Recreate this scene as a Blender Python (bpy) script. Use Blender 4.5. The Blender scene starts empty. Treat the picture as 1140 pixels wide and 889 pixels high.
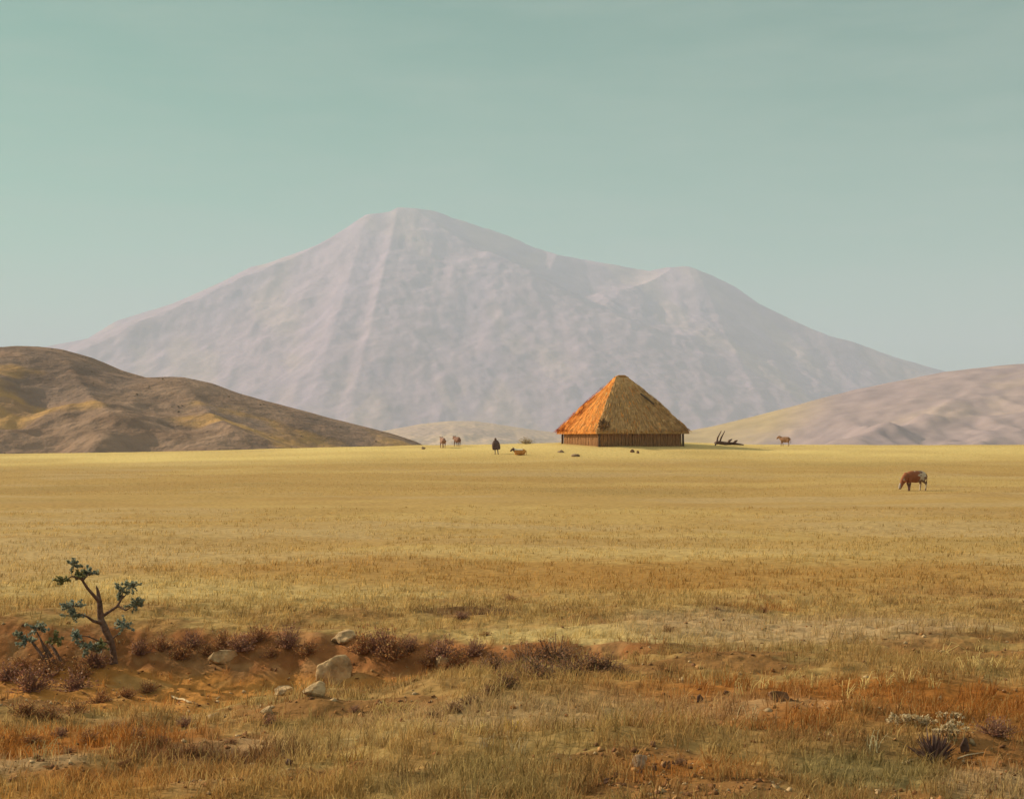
import bpy, math, random
import numpy as np
from mathutils import Vector, Matrix

random.seed(7)
rng = np.random.default_rng(11)
C = bpy.context.scene.collection
SC = bpy.context.scene
R = math.radians

# ------------------------------------------------------------------ camera
F = 1583.0                      # focal length in picture widths of 1140
EYE = 3.0                       # eye height over the foreground
HOR = 488.0                     # picture row of the horizon
PIT = math.atan((HOR - 444.5) / F)
cam = bpy.data.objects.new('camera', bpy.data.cameras.new('camera'))
C.objects.link(cam)
cam.data.sensor_width = 36.0
cam.data.lens = F / 1140.0 * 36.0
cam.data.clip_start = 0.1
cam.data.clip_end = 60000
cam.location = (0, 0, EYE)
cam.rotation_euler = (R(90) + PIT, 0, 0)
SC.camera = cam

# ------------------------------------------------------------------ noise
def sstep(a, b, x):
    t = np.clip((x - a) / (b - a), 0, 1)
    return t * t * (3 - 2 * t)

def _hash(ix, iy, seed):
    h = (ix.astype(np.int64) * 374761393 + iy.astype(np.int64) * 668265263 + seed * 974711) & 0xFFFFFFFF
    h = ((h ^ (h >> 13)) * 1274126177) & 0xFFFFFFFF
    h = (h ^ (h >> 16)) & 0xFFFFFFFF
    return h / 4294967295.0

def vnoise(x, y, seed=0):
    x = np.asarray(x, float); y = np.asarray(y, float)
    x, y = np.broadcast_arrays(x, y)
    ix = np.floor(x); iy = np.floor(y)
    fx = x - ix; fy = y - iy
    fx = fx * fx * fx * (fx * (fx * 6 - 15) + 10); fy = fy * fy * fy * (fy * (fy * 6 - 15) + 10)
    a = _hash(ix, iy, seed); b = _hash(ix + 1, iy, seed)
    c = _hash(ix, iy + 1, seed); d = _hash(ix + 1, iy + 1, seed)
    return (a + (b - a) * fx) * (1 - fy) + (c + (d - c) * fx) * fy * 1.0

def fbm(x, y, seed=0, oct=4, gain=0.5):
    s = 0; a = 1; t = 0
    x = np.asarray(x, float); y = np.asarray(y, float)
    for o in range(oct):
        s = s + a * (vnoise(x, y, seed + o * 17) * 2 - 1); t += a
        x, y = x * 1.93 + y * 0.31 + 3.7, y * 1.93 - x * 0.31 + 1.3
        a *= gain
    return s / t

def ridged(x, y, seed=0, oct=4):
    s = 0; a = 1; t = 0
    x = np.asarray(x, float); y = np.asarray(y, float)
    for o in range(oct):
        s = s + a * (1 - np.abs(vnoise(x, y, seed + o * 13) * 2 - 1)); t += a
        x, y = x * 1.9 + y * 0.3, y * 1.9 - x * 0.3
        a *= 0.5
    return s / t

# ------------------------------------------------------------------ terrain
_D = [1, 30, 60, 85, 100, 112, 122, 132, 142, 150, 158, 175, 250, 500, 2000, 30000]
_Z = [0, 0, 0, .03, .35, .85, 1.3, 1.85, 2.50, 2.70, 2.72, 2.3, -1, -8, -25, -40]
_lg = np.linspace(0, math.log(30000), 4000)
_tb = np.interp(_lg, np.log(_D), _Z)
_k = np.exp(-0.5 * (np.arange(-40, 41) / 13.0) ** 2); _k /= _k.sum()
_tb = np.convolve(np.pad(_tb, 40, mode='edge'), _k, 'valid')
_CX = [-900, 15, 120, 250, 400, 480, 560, 620, 690, 760, 850, 1125, 2200]
_CY = [505, 505, 504, 501, 497, 495.5, 494.5, 492.5, 491.3, 492.3, 495, 495.5, 496]

_XG = [-9, -5, -3, -1, 0.5, 1.5, 2.6]
_YT = [22.3, 22.3, 22.0, 21.5, 21.1, 20.7, 20.4]
_WG = [4.6, 4.4, 3.6, 2.2, 1.7, 1.1, 0.8]
_DG = [.62, .62, .58, .46, .40, .34, .0]

def gully(X, Y):
    """s = 0 at the lip of the bank, 1 where the near side has climbed back out; second value is the depth there"""
    yt = np.interp(X, _XG, _YT) + 0.45 * fbm(X / 1.1, 0.3, 5, 3) + 0.12 * fbm(X / 0.25, 0.7, 6, 2)
    w = np.interp(X, _XG, _WG) * (1 + 0.25 * fbm(X / 1.5, 4.3, 8, 2))
    d = np.interp(X, _XG, _DG) * (1 + 0.2 * fbm(X / 0.8, 9.3, 9, 2))
    d = d * np.interp(X, [-16, -11], [0.3, 1])
    return (yt - Y) / w, d, w

# low hummocks of the foreground: X, Y, radius x, radius y, height
HUM = [(-2.35, 17.0, .75, .5, .22), (-3.6, 15.6, 1.1, .6, .10), (-5.2, 15.9, 1.0, .6, .12), (-1.0, 17.6, .8, .5, .16),
       (-6.3, 17.6, .8, .6, .16), (1.4, 16.9, 1.5, .6, .14), (-4.6, 14.6, 1.0, .6, .15), (-1.5, 14.4, 1.2, .6, .14),
       (1.2, 14.3, 1.2, .6, .12), (3.6, 15.6, 1.6, .7, .15), (4.9, 17.5, 1.5, .7, .16), (4.4, 13.9, .8, .5, .18),
       (2.9, 19.2, 1.4, .8, .15), (-2.6, 13.2, .9, .5, .12), (0.3, 12.9, 1.0, .5, .10), (6.5, 21.5, 2.0, .8, .16),
       (3.1, 24.5, 2.2, .8, .12), (-6.8, 24.0, 1.6, .8, .12), (2.0, 22.4, 1.0, .5, .12)]

def H(X, Y):
    X = np.asarray(X, float); Y = np.asarray(Y, float)
    X, Y = np.broadcast_arrays(X, Y)
    Ya = np.maximum(Y, 1.0)
    z = np.interp(np.log(Ya), _lg, _tb)
    px = 570 + F * X / Ya
    S = sstep(88, 146, Y) * (1 - sstep(165, 420, Y))
    z = z - (np.interp(px, _CX, _CY) - 491.3) * np.minimum(Ya, 160) / F * S
    z = z + 0.24 * fbm(X / 14, Y / 9, 21, 3) * (1 - sstep(100, 140, Y)) * sstep(6, 18, Y)
    z = z + 0.09 * fbm(X / 5, Y / 5, 22, 4) * (1 - sstep(150, 200, Y)) * sstep(80, 130, Y)
    near = 1 - sstep(24, 34, Y)
    z = z + near * (0.10 * fbm(X / 1.6, Y / 1.1, 23, 4) + 0.045 * fbm(X / .3, Y / .24, 24, 4))
    z = z + (1 - near) * (1 - sstep(60, 110, Y)) * 0.06 * fbm(X / 3.5, Y / 2.5, 25, 3)
    for hx, hy, rx, ry, hh in HUM:
        z = z + hh * np.exp(-((X - hx) / rx) ** 2 - ((Y - hy) / ry) ** 2)
    s, d, w = gully(X, Y)
    drop = sstep(-0.05, np.minimum(1.25 / w, .55), s) * (1 - (.5 + .5 * sstep(-2.6, .6, X)) * sstep(0.60, 1.12, s))
    z = z - d * drop
    z = z + 0.10 * d * np.exp(-((s * w + 0.35) / 0.5) ** 2)
    fl = sstep(0.1, .25, s) * (1 - sstep(.6, .9, s))
    z = z + fl * 0.09 * fbm(X / .7, Y / .45, 27, 3)
    return z

def rays(px, py):
    x = (px - 570) / F; y = (444.5 - py) / F
    return np.array([x, math.cos(PIT) - y * math.sin(PIT), math.sin(PIT) + y * math.cos(PIT)])

_T = np.exp(np.linspace(math.log(8), math.log(300), 6000))
def hit(px, py):
    d = rays(px, py)
    X = d[0] * _T; Y = d[1] * _T; Z = EYE + d[2] * _T
    k = np.nonzero(Z < H(X, Y))[0]
    i = k[0] if len(k) else len(_T) - 1
    return Vector((X[i], Y[i], float(H(X[i], Y[i]))))

def at(px, py, Y):
    d = rays(px, py); t = Y / d[1]
    return Vector((d[0] * t, Y, EYE + d[2] * t))

def G(px, py):                                     # flat-ground spot, for laying out soils
    Y = EYE * F / (py - HOR)
    return (px - 570) / F * Y, Y

# ------------------------------------------------------------------ soils and turf colours (albedo)
SPL = []   # soil patches: x, y, rx, ry, colour, strength
def soil(px, py, rx, ry, col, k=1.0):
    x, y = G(px, py); SPL.append((x, y, rx, ry, np.array(col), k))
RUST = (.27, .105, .022); OCH = (.30, .155, .04); UMB = (.12, .06, .028); OLV = (.20, .155, .062); PINK = (.36, .25, .13); STRAW = (.42, .31, .125)
soil(980, 775, 3.0, .95, RUST, .9); soil(820, 800, 1.7, .6, RUST, .8); soil(1110, 800, 1.2, 1.0, RUST, .8)
soil(720, 850, 1.1, .45, RUST, .75); soil(1040, 850, .9, .4, RUST, .6); soil(1110, 860, .6, .4, PINK, .7)
soil(120, 800, 2.2, .55, RUST, .75); soil(330, 806, 1.1, .4, UMB, .7); soil(420, 790, .9, .35, RUST, .6); soil(270, 795, .8, .3, PINK, .6); soil(30, 815, .8, .3, PINK, .6); soil(180, 845, 1.0, .4, PINK, .5); soil(960, 850, .75, .5, OLV, .9); soil(560, 850, 1.2, .6, OLV, .5)
soil(80, 790, 1.5, .9, RUST, .8); soil(220, 805, .9, .35, UMB, .7); soil(70, 850, 1.1, .7, OCH, .85); soil(150, 825, 1.0, .4, RUST, .6); soil(250, 850, 1.2, .6, OCH, .5)
soil(620, 705, 1.6, .7, STRAW, .9); soil(700, 712, 1.2, .5, STRAW, .8); soil(520, 683, .9, .5, UMB, .8); soil(560, 662, .9, .6, RUST, .6)
soil(745, 697, .6, .4, RUST, .7); soil(850, 678, .7, .45, RUST, .7)
soil(880, 700, 3.2, 1.6, PINK, .8); soil(620, 790, 2.6, .8, PINK, .55); soil(400, 800, 1.0, .5, STRAW, .55)
soil(330, 655, 5, 3, STRAW, .5); soil(520, 640, 7, 3, OCH, .6); soil(860, 640, 6, 3, OCH, .6); soil(130, 660, 4, 3, STRAW, .4)

def albedo(X, Y):
    X = np.asarray(X, float); Y = np.asarray(Y, float)
    c = np.empty(X.shape + (3,))
    c[:] = (.362, .236, .083)
    def mix(col, m):
        nonlocal c
        m = np.clip(m, 0, 1)[..., None]
        c = c * (1 - m) + np.asarray(col) * m
    st = fbm(X / 26, Y / 9, 31, 5, .65); s2 = fbm(X / 15, Y / 6.0, 32, 5, .65); s3 = fbm(X / 10, Y / 5, 33, 5, .65)
    mix((.31, .208, .075), sstep(.05, .45, st) * .9)
    mix((.38, .265, .12), sstep(.05, .4, s2) * .8)
    mix((.33, .205, .07), sstep(.08, .4, s3) * .6)
    mix((.44, .31, .115), sstep(.1, .45, -st) * .6)
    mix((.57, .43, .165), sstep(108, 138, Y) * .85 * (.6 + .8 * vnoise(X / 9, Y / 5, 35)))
    nf = 1 - sstep(17, 36, Y + 4 * fbm(X / 5, Y / 5, 36, 3))
    mix((.285, .172, .062), nf * .85)
    n1 = fbm(X / 1.7, Y / 1.0, 37, 4); n2 = fbm(X / .9, Y / .6, 38, 4)
    mix((.34, .23, .085), nf * sstep(0, .4, n1) * .8)
    mix((.17, .085, .03), nf * sstep(.05, .42, n2) * .8)
    mix((.235, .165, .06), nf * sstep(.1, .45, -n1) * .6)
    mix((.22, .105, .035), nf * sstep(.10, .34, fbm(X / 1.5, Y / .8, 45, 4)) * .85)
    wob = 0.5 * fbm(X / 1.2, Y / .8, 39, 4)
    for x, y, rx, ry, col, k in SPL:
        m = np.exp(-((X - x) / rx) ** 2 - ((Y - y) / ry) ** 2)
        mix(col, k * sstep(.12, .62, m + wob * .5 * (m > .02)))
    s, d, w = gully(X, Y)
    ex = sstep(.02, .3, d)
    sw = s * w
    bank = sstep(-.25, .02, sw + .25 * fbm(X / .5, Y / .4, 40, 3)) * (1 - sstep(.55, .9, sw)) * ex
    flo = sstep(.45, .8, sw) * (1 - sstep(.72, 1.0, s + .2 * fbm(X / .6, Y / .5, 41, 3))) * ex
    v = vnoise(X / .35, Y / .25, 42)[..., None]
    mix((.36, .165, .042), flo)
    mix((.34, .20, .07), flo * sstep(.1, .4, fbm(X / .8, Y / .35, 43, 3)) * .7)
    mix((.24, .10, .035), bank * .95)
    mix((.30, .16, .065), bank * sstep(.1, .4, fbm(X / .5, Y / .3, 44, 3)) * .8)
    return c

def bare(X, Y):
    """0 where turf covers the ground, 1 on bare soil"""
    s, d, w = gully(X, Y); sw = s * w
    g = sstep(-.1, .1, sw) * (1 - sstep(.74, 1.0, s + .2 * fbm(X / .6, Y / .5, 41, 3))) * sstep(.02, .3, d)
    p = sstep(.10, .34, fbm(X / 1.5, Y / .8, 45, 4)) * (1 - sstep(19, 26, Y)) * .9
    return np.maximum(g, p)

# ------------------------------------------------------------------ materials
def nodes(m):
    m.use_nodes = True
    return m.node_tree.nodes, m.node_tree.links

def material(name, col=(.5, .5, .5), rough=.9, var=.25, scale=8, bump=.3, bscale=40, attr=None, spec=.2, transl=0, detail=6, stretch=(1, 1, 1), dist=.02):
    m = bpy.data.materials.new(name); nt, ln = nodes(m)
    b = nt['Principled BSDF']; out = nt['Material Output']
    b.inputs['Roughness'].default_value = rough
    b.inputs['Specular IOR Level'].default_value = spec
    tc = nt.new('ShaderNodeTexCoord'); mp = nt.new('ShaderNodeMapping'); mp.inputs['Scale'].default_value = stretch
    ln.new(tc.outputs['Object'], mp.inputs['Vector'])
    n = nt.new('ShaderNodeTexNoise'); n.inputs['Scale'].default_value = scale; n.inputs['Detail'].default_value = detail
    ln.new(mp.outputs['Vector'], n.inputs['Vector'])
    mr = nt.new('ShaderNodeMapRange'); mr.inputs[1].default_value = .3; mr.inputs[2].default_value = .7
    mr.inputs[3].default_value = 1 - var; mr.inputs[4].default_value = 1 + var
    ln.new(n.outputs['Fac'], mr.inputs[0])
    mul = nt.new('ShaderNodeVectorMath'); mul.operation = 'SCALE'
    if attr:
        a = nt.new('ShaderNodeVertexColor'); a.layer_name = attr
        ln.new(a.outputs['Color'], mul.inputs[0])
    else:
        mul.inputs[0].default_value = col
    ln.new(mr.outputs[0], mul.inputs['Scale'])
    ln.new(mul.outputs[0], b.inputs['Base Color'])
    if bump:
        n2 = nt.new('ShaderNodeTexNoise'); n2.inputs['Scale'].default_value = bscale; n2.inputs['Detail'].default_value = 8
        ln.new(mp.outputs['Vector'], n2.inputs['Vector'])
        bp = nt.new('ShaderNodeBump'); bp.inputs['Strength'].default_value = bump; bp.inputs['Distance'].default_value = dist
        ln.new(n2.outputs['Fac'], bp.inputs['Height']); ln.new(bp.outputs['Normal'], b.inputs['Normal'])
    if transl:
        t = nt.new('ShaderNodeBsdfTranslucent'); ln.new(mul.outputs[0], t.inputs['Color'])
        mx = nt.new('ShaderNodeMixShader'); mx.inputs[0].default_value = transl
        ln.new(b.outputs[0], mx.inputs[1]); ln.new(t.outputs[0], mx.inputs[2]); ln.new(mx.outputs[0], out.inputs['Surface'])
    return m

M_GROUND = material('plain_earth', attr='Col', rough=1, var=.22, scale=5, bump=.6, bscale=9, spec=.05, detail=9, dist=.05)
M_GRASS = material('dry_grass', attr='Col', rough=.8, var=.1, scale=3, bump=0, spec=.1, transl=.45)
M_FAR = material('mountain_rock', attr='Col', rough=1, var=.2, scale=.006, bump=.22, bscale=.012, spec=0, detail=10, dist=40)
M_HILL = material('hill_scrub', attr='Col', rough=1, var=.25, scale=.08, bump=.55, bscale=.25, spec=0, detail=9, dist=3.0)
M_HILL2 = material('far_hill_grass', attr='Col', rough=1, var=.15, scale=.03, bump=0, spec=0, detail=9)
M_THATCH = material('thatch', attr='Col', rough=.95, var=.2, scale=3, bump=.4, bscale=14, spec=.05)
M_POLE = material('pole_wall', (.36, .19, .085), rough=.9, var=.4, scale=5, bump=.5, bscale=10, stretch=(3, 3, .4))
M_POST = material('dark_timber', (.11, .07, .045), rough=.9, var=.3, scale=4, bump=.4)
M_BARK = material('bark', (.13, .075, .05), rough=.95, var=.45, scale=14, bump=.8, bscale=40)
M_DEAD = material('dead_wood', (.12, .065, .045), rough=.95, var=.3, scale=6, bump=.5)
M_LEAF = material('grey_green_leaf', attr='Col', rough=.6, var=.1, bump=0, transl=.4, spec=.3)
M_TWIG = material('twig', attr='Col', rough=.95, var=.15, bump=0, spec=.1)
M_HIDE = material('hide', attr='Col', rough=.8, var=.12, scale=6, bump=.1)
M_HORN = material('horn', (.35, .3, .22), rough=.5, var=.1)
M_CLOTH = material('dark_cloak', (.105, .065, .055), rough=.95, var=.25, scale=8)
M_SKIN = material('figure', attr='Col', rough=.8, var=.1)
M_PALE = material('pale_rock', (.41, .275, .14), rough=.95, var=.5, scale=6, bump=.9, bscale=12, dist=.05)
M_DROCK = material('dark_rock', (.10, .055, .038), rough=.9, var=.4, scale=12, bump=.8, bscale=25)
M_GROCK = material('grey_rock', (.30, .205, .125), rough=.9, var=.4, scale=14, bump=.8, bscale=25)
M_BROCK = material('brown_rock', (.19, .10, .05), rough=.9, var=.4, scale=12, bump=.8, bscale=25)
M_STICK = material('bleached_stick', (.50, .38, .22), rough=.8, var=.15, scale=10)

# ------------------------------------------------------------------ mesh helpers
def mesh_from(name, V, Fc, mat, cols=None, smooth=False):
    me = bpy.data.meshes.new(name)
    me.from_pydata([tuple(v) for v in V], [], Fc); me.update()
    if cols is not None: paint(me, cols)
    if smooth: me.polygons.foreach_set('use_smooth', [True] * len(me.polygons))
    if mat: me.materials.append(mat)
    return me

def paint(me, cols):
    a = me.color_attributes.new('Col', 'FLOAT_COLOR', 'POINT')
    cc = np.ones((len(me.vertices), 4), np.float32); cc[:, :3] = cols
    a.data.foreach_set('color', cc.ravel())

def mesh_np(name, V, loops, starts, totals, mat, cols=None, smooth=False):
    me = bpy.data.meshes.new(name)
    me.vertices.add(len(V)); me.vertices.foreach_set('co', np.asarray(V, np.float32).ravel())
    me.loops.add(len(loops)); me.loops.foreach_set('vertex_index', np.asarray(loops, np.int32))
    me.polygons.add(len(starts)); me.polygons.foreach_set('loop_start', np.asarray(starts, np.int32))
    me.polygons.foreach_set('loop_total', np.asarray(totals, np.int32))
    if smooth: me.polygons.foreach_set('use_smooth', np.ones(len(starts), bool))
    me.update(calc_edges=True); me.validate()
    if cols is not None: paint(me, cols)
    me.materials.append(mat)
    return me

def grid_mesh(name, P, mat, cols=None, wrap=False):
    nr, nc = P.shape[:2]
    idx = np.arange(nr * nc).reshape(nr, nc)
    if wrap: idx = np.concatenate([idx, idx[:, :1]], 1)
    q = np.stack([idx[:-1, :-1], idx[:-1, 1:], idx[1:, 1:], idx[1:, :-1]], -1).reshape(-1, 4)
    n = len(q)
    return mesh_np(name, P.reshape(-1, 3), q.ravel(), np.arange(n) * 4, np.full(n, 4), mat,
                   None if cols is None else cols.reshape(-1, 3), True)

def link(name, data, parent=None, loc=None, label=None, cat=None, group=None, kind=None, rz=0, sc=None):
    o = bpy.data.objects.new(name, data); C.objects.link(o)
    if parent: o.parent = parent
    if loc is not None: o.location = loc
    if rz: o.rotation_euler.z = rz
    if sc: o.scale = (sc, sc, sc) if not hasattr(sc, '__len__') else sc
    if label: o['label'] = label
    if cat: o['category'] = cat
    if group: o['group'] = group
    if kind: o['kind'] = kind
    return o

def copy_tree(root, loc, rz=0, sc=1, label=None, group=None, tilt=0):
    r = root.copy(); C.objects.link(r)
    r.location = loc; r.rotation_euler = (0, tilt, rz); r.scale = (sc, sc, sc) if not hasattr(sc, '__len__') else sc
    if label: r['label'] = label
    if group: r['group'] = group
    for ch in list(root.children):
        c = ch.copy(); C.objects.link(c); c.parent = r
    return r

def tube(pts, rad, n=8, V=None, Fc=None, sy=1.0):
    """lofted tube through pts, closed with rounded ends; sy squashes it sideways"""
    V = [] if V is None else V; Fc = [] if Fc is None else Fc
    pts = [Vector(p) for p in pts]; base = len(V); k = len(pts)
    prev = None
    for i, p in enumerate(pts):
        t = (pts[min(i + 1, k - 1)] - pts[max(i - 1, 0)]).normalized()
        up = Vector((0, 1, 0)) if abs(t.y) < .9 else Vector((1, 0, 0))
        if prev is not None: a = (prev - t * prev.dot(t)).normalized()
        else: a = (up - t * up.dot(t)).normalized()
        prev = a; b = t.cross(a)
        for j in range(n):
            th = 2 * math.pi * j / n
            V.append(p + (a * math.cos(th) * sy + b * math.sin(th)) * rad[i])
    for i in range(k - 1):
        for j in range(n):
            j2 = (j + 1) % n
            Fc.append((base + i * n + j, base + i * n + j2, base + (i + 1) * n + j2, base + (i + 1) * n + j))
    for e, i in ((0, 0), (1, k - 1)):
        t = (pts[i] - pts[1 if i == 0 else i - 1]).normalized()
        V.append(pts[i] + t * rad[i] * .6); c = len(V) - 1
        for j in range(n):
            j2 = (j + 1) % n
            f = (base + i * n + j, base + i * n + j2, c)
            Fc.append(f if e else f[::-1])
    return V, Fc

def fused(name, V, Fc, voxel, mat, smooth=4, colfn=None):
    """one continuous skin round overlapping lofts"""
    me = mesh_from(name, V, Fc, None)
    o = bpy.data.objects.new('tmp', me); C.objects.link(o)
    r = o.modifiers.new('r', 'REMESH'); r.mode = 'VOXEL'; r.voxel_size = voxel
    s = o.modifiers.new('s', 'SMOOTH'); s.factor = .5; s.iterations = smooth
    dg = bpy.context.evaluated_depsgraph_get(); dg.update()
    m2 = bpy.data.meshes.new_from_object(o.evaluated_get(dg))
    bpy.data.objects.remove(o); bpy.data.meshes.remove(me)
    m2.name = name; m2.materials.clear(); m2.materials.append(mat)
    m2.polygons.foreach_set('use_smooth', [True] * len(m2.polygons))
    if colfn:
        co = np.empty(len(m2.vertices) * 3, np.float32); m2.vertices.foreach_get('co', co)
        paint(m2, colfn(co.reshape(-1, 3)))
    return m2

# ------------------------------------------------------------------ ground sheet
th = np.concatenate([np.arange(-180, -60, 8), np.arange(-60, -22, 1.0), np.arange(-22, 22, .06), np.arange(22, 60, 1.0), np.arange(60, 180, 8)])
th = np.radians(th)
rr = np.concatenate([[0.3, 1, 2, 3], np.arange(4, 10, .3), np.arange(10, 26, .035), np.exp(np.arange(math.log(26), math.log(172), .0095)), np.exp(np.arange(math.log(172), math.log(21000), .06))])
RR, TH = np.meshgrid(rr, th, indexing='ij')
GX = RR * np.sin(TH); GY = RR * np.cos(TH)
GZ = np.where(GY > 1, H(GX, np.maximum(GY, 1)), 0)
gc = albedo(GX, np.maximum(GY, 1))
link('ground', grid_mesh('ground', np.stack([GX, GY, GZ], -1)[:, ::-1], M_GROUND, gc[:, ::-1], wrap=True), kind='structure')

# ------------------------------------------------------------------ mountain and hills
def skyline(pts, Y):
    p = np.array(pts, float)
    return (p[:, 0] - 570) / F * Y, EYE + (HOR - p[:, 1]) / F * Y

def ridge_seg(X, Y, a, b, slope):
    ax, ay, az = a; bx, by, bz = b
    dx, dy = bx - ax, by - ay
    t = np.clip(((X - ax) * dx + (Y - ay) * dy) / (dx * dx + dy * dy), 0, 1)
    d = np.hypot(X - ax - t * dx, Y - ay - t * dy)
    return az + (bz - az) * t - slope * d

def smax(a, b, k):
    h = np.clip(.5 + .5 * (a - b) / k, 0, 1)
    return b + (a - b) * h + k * h * (1 - h)

YM = 10000.0
SKY = [(-300, 440), (-100, 415), (15, 395), (100, 375), (130, 356), (165, 345), (200, 335), (230, 323), (260, 310), (285, 296), (300, 292), (345, 278), (362, 272), (385, 255), (404, 240.5), (411, 236.5), (429, 235.5), (436, 234), (444, 229), (466, 230), (487, 234), (510, 242), (545, 252), (580, 265), (620, 282), (650, 288), (690, 294), (725, 300), (745, 296), (765, 295), (790, 305), (815, 320), (835, 337), (870, 358), (900, 373), (940, 385), (980, 395), (1010, 402), (1040, 410), (1100, 425), (1250, 450), (1500, 480)]
sx, sz = skyline(SKY, YM)
mx = np.linspace(-4600, 4700, 820); my = np.concatenate([np.linspace(6600, 10400, 360), np.linspace(10430, 13000, 60)])
MX, MY = np.meshgrid(mx, my)
R0 = np.interp(MX, sx, sz) + 9 * fbm(MX / 170, 1.0, 58, 4)
dY = MY - YM - 160 * fbm(MX / 900, 2.0, 50, 2)
base = R0 - np.where(dY < 0, .50, .6) * np.abs(dY)
def mp(px, Y, py): p = at(px, py, Y); return (p.x, p.y, p.z)
spurs = [(mp(432, YM, 236), mp(355, 8900, 330)), (mp(355, 8900, 330), mp(250, 7700, 430)),
         (mp(448, 9950, 233), mp(545, 9250, 290)), (mp(545, 9250, 290), mp(690, 8500, 365)), (mp(470, 9500, 270), mp(490, 8900, 340)), (mp(490, 8900, 340), mp(440, 7900, 420)),
         (mp(620, YM, 284), mp(600, 9100, 345)), (mp(600, 9100, 345), mp(590, 7900, 435)),
         (mp(760, YM, 298), mp(690, 9300, 330)), (mp(690, 9300, 330), mp(640, 8200, 415)),
         (mp(770, YM, 298), mp(800, 9100, 370)), (mp(800, 9100, 370), mp(830, 8000, 440)),
         (mp(300, YM, 294), mp(240, 9000, 370)), (mp(240, 9000, 370), mp(160, 8000, 440)),
         (mp(900, YM, 375), mp(940, 9000, 420)), (mp(400, 9500, 290), mp(430, 8600, 380))]
for a, b in spurs:
    base = smax(base, ridge_seg(MX, MY, a, b, .46), 190)
below = np.clip((R0 - base) / 350, 0, 1)
back = sstep(-150, 250, dY)
base = base + (1 - back) * below * (65 * (ridged(MX / 800, MY / 1300, 51, 5) - .62) + 24 * (ridged(MX / 240, MY / 420, 52, 4) - .6) + 9 * fbm(MX / 70, MY / 110, 59, 3))
base = base + 7 * fbm(MX / 130, 1.0, 57, 3)
lim = EYE + (R0 - EYE) * (MY / YM) - 4
MZ = np.minimum(base, lim)
MZ = np.maximum(MZ, -60)
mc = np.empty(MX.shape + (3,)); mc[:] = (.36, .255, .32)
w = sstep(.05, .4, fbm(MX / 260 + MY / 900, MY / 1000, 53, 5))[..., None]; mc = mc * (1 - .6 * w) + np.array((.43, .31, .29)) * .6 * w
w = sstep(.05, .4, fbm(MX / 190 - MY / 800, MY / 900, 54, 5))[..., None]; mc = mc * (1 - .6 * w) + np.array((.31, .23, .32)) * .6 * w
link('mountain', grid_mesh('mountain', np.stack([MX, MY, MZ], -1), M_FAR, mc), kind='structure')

def hill(name, pts, Yr, x0, x1, y0, y1, nx, ny, slope, seed, cols, mat, amp, spurs=(), foot=-12, crest=None, bare_=False):
    sx, sz = skyline(pts, Yr)
    X, Y = np.meshgrid(np.linspace(x0, x1, nx), np.linspace(y0, y1, ny))
    r = np.interp(X, sx, sz)
    L = Yr
    dY = Y - Yr
    k = 6 * amp
    b = r - slope * (np.sqrt(dY * dY + k * k) - k)
    for a, c in spurs:
        b = smax(b, ridge_seg(X, Y, a, c, slope * 1.1), amp * 1.5)
    below = np.clip((r - b) / (amp * 4), 0, 1)
    sc = amp * 9
    b = b + np.where(dY < 0, below, 0) * amp * (1.6 * (ridged(X / sc, Y / (sc * 1.6), seed, 4) - .6) + .5 * fbm(X / (sc * .3), Y / (sc * .4), seed + 3, 4))
    b = b + .07 * amp * fbm(X / (amp * 2.5), 2.0 + Y / (amp * 40), seed + 5, 4)
    lim = EYE + (r - EYE) * (Y / Yr)
    b = np.where(dY < 0, np.minimum(b, np.maximum(lim, foot)), b)
    Z = np.maximum(b, foot)
    c0, c1, c2, c3 = [np.array(c) for c in cols]
    cc = np.empty(X.shape + (3,)); cc[:] = c0
    m = sstep(.02, .4, fbm(X / (sc * .7), Y / (sc * .9), seed + 7, 5))[..., None]; cc = cc * (1 - m) + c1 * m
    m = sstep(.14, .40, fbm(X / (sc * .8), Y / (sc * .8), seed + 8, 5))[..., None]; cc = cc * (1 - m * .9) + c2 * m * .9
    m = sstep(.1, .4, fbm(X / (sc * .3), Y / (sc * .3), seed + 9, 4))[..., None]; cc = cc * (1 - m * .6) + c3 * m * .6
    if crest:
        m = (1 - sstep(crest[2] - 60, crest[2] + 90, X + 2.2 * (r - Z)))[..., None] * (1 - sstep(crest[1] * .5, crest[1] * 1.6, (r - Z) + crest[1] * .5 * fbm(X / (sc * .5), Y / (sc * .5), seed + 11, 4)))[..., None]
        cc = cc * (1 - m) + np.array(crest[0]) * m
    link(name, grid_mesh(name, np.stack([X, Y, Z], -1), mat, cc), kind='structure')
    return X, Y, Z

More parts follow.
